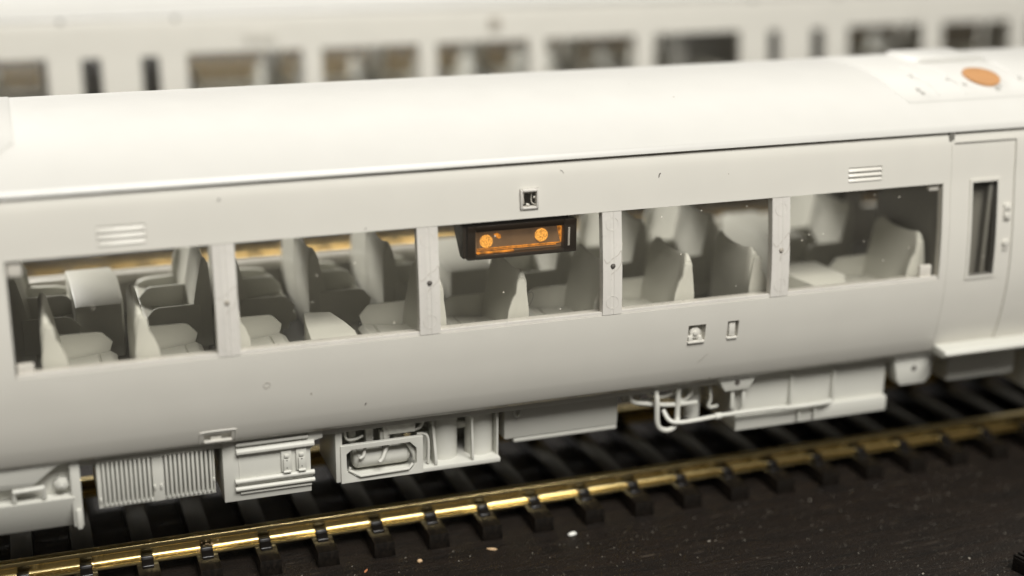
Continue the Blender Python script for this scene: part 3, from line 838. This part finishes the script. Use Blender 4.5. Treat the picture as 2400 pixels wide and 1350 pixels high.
cyl(bm, (38.2, -12.0, 6.8), (38.2, -12.0, 9.8), .75, 16)
for x in (30.5, 32.2, 33.0): cyl(bm, (x+.9, -10.9, 10.6), (x+.9, -9.9, 10.6), .4, 10)
tube(bm, [(29.6, -13.5, 12.6), (29.7, -13.8, 10.9), (30.6, -13.9, 10.7), (31.5, -13.7, 10.9)], .16, 8)
tube(bm, [(31.6, -14.0, 9.7), (31.4, -14.2, 8.9), (31.0, -14.2, 8.6)], .18, 8)
tube(bm, [(38.4, -13.9, 6.9), (38.4, -13.9, 9.6), (38.0, -13.7, 10.2), (37.2, -13.7, 10.3)], .17, 8)
box(bm, 38.9, 39.6, -13.0, -12.2, 9.4, 10.4)
obj('piping', bm, U, comp, bevel=.04)
for xx in (40.55, 44.6):
    bm = bmesh.new(); cyl(bm, (xx, -11.9, 6.75), (xx, -11.9, 12.9), 1.55, 32)
    obj('upright_tank', bm, U, comp)
bm = bmesh.new()
box(bm, 41.9, 43.4, -12.1, -11.5, 9.6, 10.3)
box(bm, 45.95, 46.2, -13.8, -8.2, 6.7, 12.9)
prism(bm, [(-14.5, 6.8), (-14.5, 7.4), (-13.4, 11.0), (-13.2, 12.9), (-12.6, 12.9), (-12.8, 6.8)], 'x', 38.95, 39.25)
prism(bm, [(-14.5, 6.8), (-14.5, 7.4), (-14.2, 11.0), (-14.4, 12.9), (-13.9, 12.9), (-13.9, 6.8)], 'x', 43.0, 43.25)
obj('frame_rib', bm, U, comp, bevel=.05)
ubox('top_bracket', [(28.1, 30.0, -15.2, -13.6, 12.55, 12.85), (42.5, 45.0, -15.3, -13.6, 12.5, 12.8)], comp)
# fuel tank
bm = bmesh.new(); box(bm, 47.2, 60.5, -12.7, -5.5, 7.75, 13.0); box(bm, 48.3, 60.5, -12.65, -6.0, 7.2, 7.8)
tk = obj('fuel_tank', bm, U, car, bevel=.25)
bm = bmesh.new(); tube(bm, [(48.0, -12.9, 12.6), (48.2, -13.1, 11.0), (48.6, -13.1, 10.5), (48.9, -13.1, 11.0), (49.1, -12.9, 12.6)], .16, 8); tube(bm, [(48.6, -12.9, 12.6), (48.65, -13.1, 11.2)], .14, 8)
obj('bracket', bm, U, tk)
# pipework
bm = bmesh.new()
tube(bm, [(63.9, -14.6, 12.8), (63.95, -15.2, 11.3), (64.0, -15.3, 9.0), (64.3, -15.3, 8.0), (65.1, -15.3, 7.55), (66.0, -15.2, 7.65), (66.6, -15.0, 8.2), (66.8, -14.6, 9.0), (66.8, -14.6, 12.6)], .30, 10)
obj('pipe_loop', bm, U, car)
bm = bmesh.new()
tube(bm, [(65.2, -14.3, 9.5), (65.5, -15.2, 8.7), (66.4, -15.6, 8.42), (68.5, -15.7, 8.45), (71.5, -15.7, 8.6), (75.0, -15.7, 8.62), (78.5, -15.7, 8.55), (81.0, -15.6, 8.35), (84.8, -15.4, 8.25), (86.0, -15.1, 8.3)], .26, 10)
cyl(bm, (70.9, -15.7, 8.55), (71.6, -15.7, 8.6), .38, 10)
for x in (81.8, 83.9): box(bm, x-.1, x+.1, -15.35, -14.9, 6.5, 8.3)
obj('brake_pipe', bm, U, car)
bm = bmesh.new()
tube(bm, [(61.4, -13.8, 12.7), (61.5, -14.0, 11.0), (63.0, -14.4, 10.6), (66.0, -14.4, 10.1), (69.3, -14.2, 9.9)], .26, 8)
tube(bm, [(65.2, -12.6, 12.8), (66.1, -13.2, 11.6), (67.6, -13.2, 12.8)], .3, 8); tube(bm, [(68.6, -12, 12.8), (68.4, -12, 10.2), (67.2, -12, 9.8)], .3, 8)
cyl(bm, (69.8, -12.0, 7.4), (69.8, -12.0, 12.9), .95, 18); cyl(bm, (62.0, -10.5, 10.4), (63.8, -10.5, 10.4), .9, 16)
box(bm, 61.0, 63.0, -11.5, -9.5, 11.3, 12.6)
tube(bm, [(63.2, -13.4, 12.8), (63.6, -13.8, 11.4), (65.2, -14.0, 11.0), (67.0, -13.8, 11.5), (68.4, -13.4, 12.8)], .2, 8)
tube(bm, [(60.8, -12.0, 11.0), (62.5, -13.0, 10.4), (64.5, -13.2, 10.5), (65.5, -12.8, 11.9)], .22, 8)
tube(bm, [(67.6, -13.8, 9.9), (68.9, -13.6, 10.8), (69.2, -13.2, 12.8)], .2, 8)
tube(bm, [(70.9, -13.6, 12.8), (71.2, -13.9, 10.2), (71.0, -13.9, 9.0), (72.2, -13.7, 8.9)], .18, 8)
box(bm, 64.2, 66.4, -12.4, -11.0, 11.4, 12.7); cyl(bm, (66.9, -13.9, 10.1), (67.6, -13.9, 10.1), .45, 12)
box(bm, 60.7, 61.5, -13.4, -12.6, 10.9, 12.8); cyl(bm, (62.9, -13.2, 11.6), (62.9, -13.2, 12.8), .42, 12)
obj('valve_group', bm, U, car)
def bracket(x0, x1, z0, z1, y):
    bm = bmesh.new(); m_ = (x1-x0)*.2
    prism(bm, [(x0, z1), (x1, z1), (x1-m_*.4, z0+.8), (x1-m_, z0), (x0+m_, z0), (x0+m_*.5, z0+.8)], 'y', y, y+2.2)
    box(bm, x0-.2, x1+.3, y-.35, y+.6, z1-.15, z1+.5)
    b = obj('jack_bracket', bm, U, car, bevel=.12)
    bm = bmesh.new(); xc = (x0+x1)/2; zc = z0+(z1-z0)*.55
    cyl(bm, (xc, y-.02, zc), (xc, y+.2, zc), .34, 14)
    obj('bolt_hole', bm, M['darkdot'], b)  # solid dark disc painted in for the shade inside the hole
bracket(71.2, 76.0, 11.2, 12.9, -15.4)
bracket(94.0, 99.6, 9.0, 12.6, -15.2)
ubox('strut', [(73.1, 73.5, -15.1, -14.8, 8.9, 11.3), (74.5, 74.9, -15.1, -14.8, 8.9, 11.3)], None)
# engine box at the right
bm = bmesh.new(); box(bm, 74.0, 93.7, -14.1, -6, 6.0, 12.9); box(bm, 74.0, 93.7, -14.8, -14.0, 6.0, 7.8)
eb = obj('engine_box', bm, U, car, bevel=.10)
ubox('rib', [(80.9, 81.25, -14.6, -13.5, 7.8, 12.8), (86.4, 86.75, -14.6, -13.5, 7.8, 12.8)], eb)
ubox('rear_tank', [(102.2, 112.0, -14.2, -8, 8.15, 12.8)], None, .5)
ubox('rear_cover', [(114.5, 150, -15.5, -6, 5.6, 12.8)], None, .2)
# equipment on the far side (seen through the gaps), hung lower to shade the track from back light
ubox('far_equipment', [(-20, 24, 9.5, 14.8, 4.2, 12.4), (24.5, 59, 10.0, 14.8, 4.6, 12.4), (59.5, 70, 11, 14.6, 5.0, 12.4), (70.5, 94, 10, 14.8, 4.4, 12.4), (94.5, 130, 10, 14.8, 4.4, 12.4)], None, .15)
# thin strands and nicks on the shell
bm = bmesh.new()
def strand(pts, r=.022): tube(bm, [(x, -yprof(z)-.03, z) for x, z in pts], r, 4)
strand([(51.5, 38.05), (51.75, 37.95), (51.9, 37.7)], .018)
strand([(62.3, 36.6), (62.35, 36.9), (62.5, 37.0)], .05)
strand([(31.4, 33.75), (31.5, 33.9)], .05)
strand([(17.75, 37.55), (17.8, 37.65), (17.85, 37.6)], .09)
obj('lint', bm, M['darkdot'], wall, split=False); bm = bmesh.new()
strand([(20.9, 19.2), (21.1, 19.5), (21.5, 19.45), (21.5, 19.1), (21.1, 18.95), (20.95, 19.15)], .02)
strand([(67.6, 15.9), (68.2, 16.4), (68.7, 16.9)], .012)
obj('scratch', bm, M['mark'], wall, split=False); bm = bmesh.new()
strand([(31.0, 15.8), (31.1, 15.95)], .06)
o = obj('lint', bm, M['darkdot'], wall, split=False)
bm = bmesh.new()
pts = [(48.15, 26.6), (48.45, 26.6), (48.6, 26.4), (48.6, 26.0), (48.4, 25.6), (48.25, 25.3), (48.05, 25.2)]
tube(bm, [(x-.25, -yprof(z)-.005, z-.6) for x, z in pts], .022, 5)
obj('hair', bm, M['darkdot'], wall, split=False)

# =================================================================== background railcar on its own track
BY, BZ = 95.5, 3.5
bt = build_track(BY, 2.4, -60, 330, 1.0-6.06*9, 6.06, 'brass railed track under the blurred railcar in the background', 'model railway tracks on the table', 'darkbrass')
# its roadbed strip lifts it a little above the table
bm = bmesh.new(); prism(bm, [(BY-17.5, -3.71), (BY-15.0, 2.4-3.72), (BY+15.0, 2.4-3.72), (BY+17.5, -3.71)], 'x', -60, 330)
o = obj('roadbed', bm, M['sleeper'], bt)
BRX = 80.0
bcar = thing('railcar', (BRX, BY, BZ), 'blurred unpainted cream railcar on the track behind, with several separate dark windows', 'railcar', 'unpainted model railcars')
BX0, BX1 = -40.0, 300.0
bwin = [(-40.1, 6.6, 22.65, 33.4), (27.2, 45.2, 22.65, 33.4), (48.2, 64.2, 22.65, 33.4), (67.2, 83.2, 22.65, 33.4), (86.2, 102.6, 22.65, 33.4), (105.9, 122.6, 22.65, 33.4),
        (144.4, 160.2, 22.65, 33.4), (164.3, 179.6, 22.65, 33.4), (183.5, 200, 22.65, 33.4), (204, 220, 22.65, 33.4), (224, 240, 22.65, 33.4)]
bdoor = [(11.5, 14.4, 20.6, 33.2), (20.3, 23.0, 20.6, 33.2), (128.2, 130.5, 20.6, 33.2), (136.9, 139.5, 20.6, 33.2)]
bw = obj('side_wall', curved_panel(BX0, BX1, 12.95, 38.97, bwin+bdoor, -1, .95, ybase=BY, zoff=BZ), M['shell'], bcar)
obj('side_wall', curved_panel(BX0, BX1, 12.95, 38.97, bwin+bdoor, 1, .95, ybase=BY, zoff=BZ), M['shell'], bcar)
broof = obj('roof', roof_bm(BX0, BX1, BY, BZ), M['roof'], bcar)
for a, b, c, d in bwin+bdoor:
    if a > 230: continue
    obj('window', curved_panel(a-.0, b, c, d, [], -1, .25, -.35, ybase=BY, zoff=BZ), M['glass'], bcar)
bm = bmesh.new(); box(bm, BX0, BX1, BY-15, BY+15, BZ+16.2, BZ+17.0); obj('cabin_floor', bm, M['inner'], bcar)
bm = bmesh.new(); box(bm, BX0, BX1, BY-14.6, BY+14.6, BZ+11.9, BZ+13.3); obj('chassis', bm, U, bcar)
for xa in (BX0, BX1-.9):
    bm = bmesh.new(); box(bm, xa+.01, xa+.89, BY-15.7, BY+15.7, BZ+13.0, BZ+39.0); obj('end_wall', bm, M['shell'], bcar)
for a, b in ((8.6, 9.4), (25.4, 26.2), (124.6, 125.6), (141.6, 142.4)):
    bm = bmesh.new(); box(bm, a, b, BY-16.5, BY+16.5, BZ+17.05, BZ+39); obj('partition', bm, M['inner'], bcar)
bm = bmesh.new(); box(bm, 9.5, 25.3, BY-2, BY-1, BZ+17.05, BZ+39); box(bm, 125.7, 141.5, BY-2, BY-1, BZ+17.05, BZ+39); obj('corridor_wall', bm, M['inner'], bcar)
bm = bmesh.new(); ym = BY-yprof(35.8)
box(bm, 76.3, 78.2, ym-.35, ym+.4, BZ+35.1, BZ+37.2)
obj('side_lamp', bm, M['mark'], bcar, bevel=.1)
bm = bmesh.new()
for k in range(3): box(bm, 36.0, 41.0, BY-yprof(35.3)-.25, BY-yprof(35.3)+.3, BZ+34.5+k*.55, BZ+34.8+k*.55)
obj('vent', bm, M['shell'], bcar, bevel=.05)
for x0_, x1_ in ((-30, 5), (10, 45), (52, 90), (100, 150), (160, 220)):
    bm = bmesh.new(); box(bm, x0_, x1_, BY-15, BY+15, BZ+6.3, BZ+12.3); obj('equipment_box', bm, U, bcar, bevel=.2)
bn = [(1, -28), (1, -18), (1, -8), (1, 28.5), (1, 37.5), (-1, 56), (-1, 63.5), (1, 70), (1, 79), (1, 88.5), (-1, 101), (1, 107), (-1, 121), (1, 146), (-1, 157), (1, 166), (-1, 178)]
bf = [(-1, -12), (-1, 0), (1, 30), (-1, 44.5), (1, 50), (1, 60), (-1, 74), (-1, 82.5), (-1, 93), (1, 97), (1, 108), (1, 116), (1, 147), (-1, 159), (1, 170)]
for s, x in bn: seat(bcar, BRX, 0, 0, 1, s, x, -10.3)
for s, x in bf: seat(bcar, BRX, 0, 0, 2, s, x, 7.2)

# a third, empty track farther back: its rails are seen through the background windows
build_track(298.0, 0.0, -60, 560, -50, 6.06, 'empty brass railed track farthest back, seen only through the background windows', 'model railway tracks on the table', 'dull')

# =================================================================== bits on the table
def chip(name, x, y, sx_, sy_, sz_, rz, mat, label):
    bm = bmesh.new(); bmesh.ops.create_icosphere(bm, subdivisions=2, radius=1)
    rnd = random.Random(int(x*10))
    for v in bm.verts: v.co *= 1+rnd.uniform(-.18, .18)
    bmesh.ops.scale(bm, vec=(sx_, sy_, sz_), verts=bm.verts[:])
    o = obj(name, bm, mat, split=False); o.location = (x, y, -3.7+sz_*.75); o.rotation_euler = (0, 0, rz)
    tag(o, label, 'crumb', 'crumbs lying on the dark table')
chip('crumb', 54.5, -14.9, .52, .28, .22, .2, M['chipw'], 'white plastic crumb on the dark table, brightest and largest of the crumbs')
chip('crumb', 45.0, -15.3, .58, .17, .14, -.5, M['chipw'].copy() if False else M['chipt'], 'long thin pale tan sliver on the table, next left of the white crumb')
chip('crumb', 36.9, -15.4, .26, .24, .2, 0, M['chipt'], 'small round tan crumb on the table between two sleeper ends')
chip('crumb', 31.0, -15.6, .42, .14, .12, .9, M['chipr'], 'rust coloured sliver leaning beside a sleeper end')
chip('crumb', 46.5, -9.6, .12, .12, .1, 0, M['chipt'], 'tiny tan crumb under the front rail')
bm = bmesh.new(); rnd = random.Random(3)
for k in range(2600):
    x = rnd.uniform(-8, 112); y = -14-abs(rnd.gauss(0, 13)) if k < 700 else -40+abs(rnd.gauss(0, 8))
    r = rnd.choice((.02, .03, .03, .045, .06)) if k < 700 else rnd.uniform(.015, .035)
    if rnd.random() < .012: r = .11
    m4 = Matrix.Translation((x, y, -3.7+r*.5)) @ Matrix.Rotation(rnd.uniform(0, 6), 4, 'Z') @ Matrix.Diagonal((r*rnd.uniform(.8, 2.2), r, r*.7, 1))
    bmesh.ops.create_icosphere(bm, subdivisions=1, radius=1, matrix=m4)
o = obj('dust', bm, M['dustgrey'], split=False); o['kind'] = 'stuff'; o['label'] = 'fine pale dust scattered over the dark table'; o['category'] = 'dust'
# ribbed end of a loose sleeper strip in the lower right corner
bm = bmesh.new(); box(bm, 0, 12, -6, 0, 0, 1.5)
for k in range(16): box(bm, .15+k*.75, .55+k*.75, -6.1, .12, 1.4, 1.75)
o = obj('loose_track_strip', bm, M['black'], bevel=.05); o.location = (95.6, -36.9, -3.7); o.rotation_euler = (0, 0, .25)
tag(o, 'black ribbed plastic strip corner poking into the lower right of the table', 'track piece')

# chips and grit caught on the front rail
bm = bmesh.new(); rnd = random.Random(5)
for k in range(70):
    x = rnd.uniform(-4, 26); r = rnd.choice((.03, .04, .05, .06)); z, y = rnd.choice(((0.0, -8.75+rnd.uniform(-.4, .4)), (-1.62, -9.45+rnd.uniform(-.25, .25)), (-1.62, -9.4)))
    bmesh.ops.create_icosphere(bm, subdivisions=1, radius=r, matrix=Matrix.Translation((x, y, z+r*.5)))
for k in range(26):
    bmesh.ops.create_icosphere(bm, subdivisions=1, radius=rnd.uniform(.03, .09), matrix=Matrix.Translation((15.9+rnd.gauss(0, .55), -9.5+rnd.gauss(0, .2), -1.15+rnd.uniform(-.1, .35))))
o = obj('rail_grit', bm, M['chipt'], split=False); o['kind'] = 'stuff'; o['label'] = 'tiny bits of grit lying on the front brass rail'; o['category'] = 'grit'
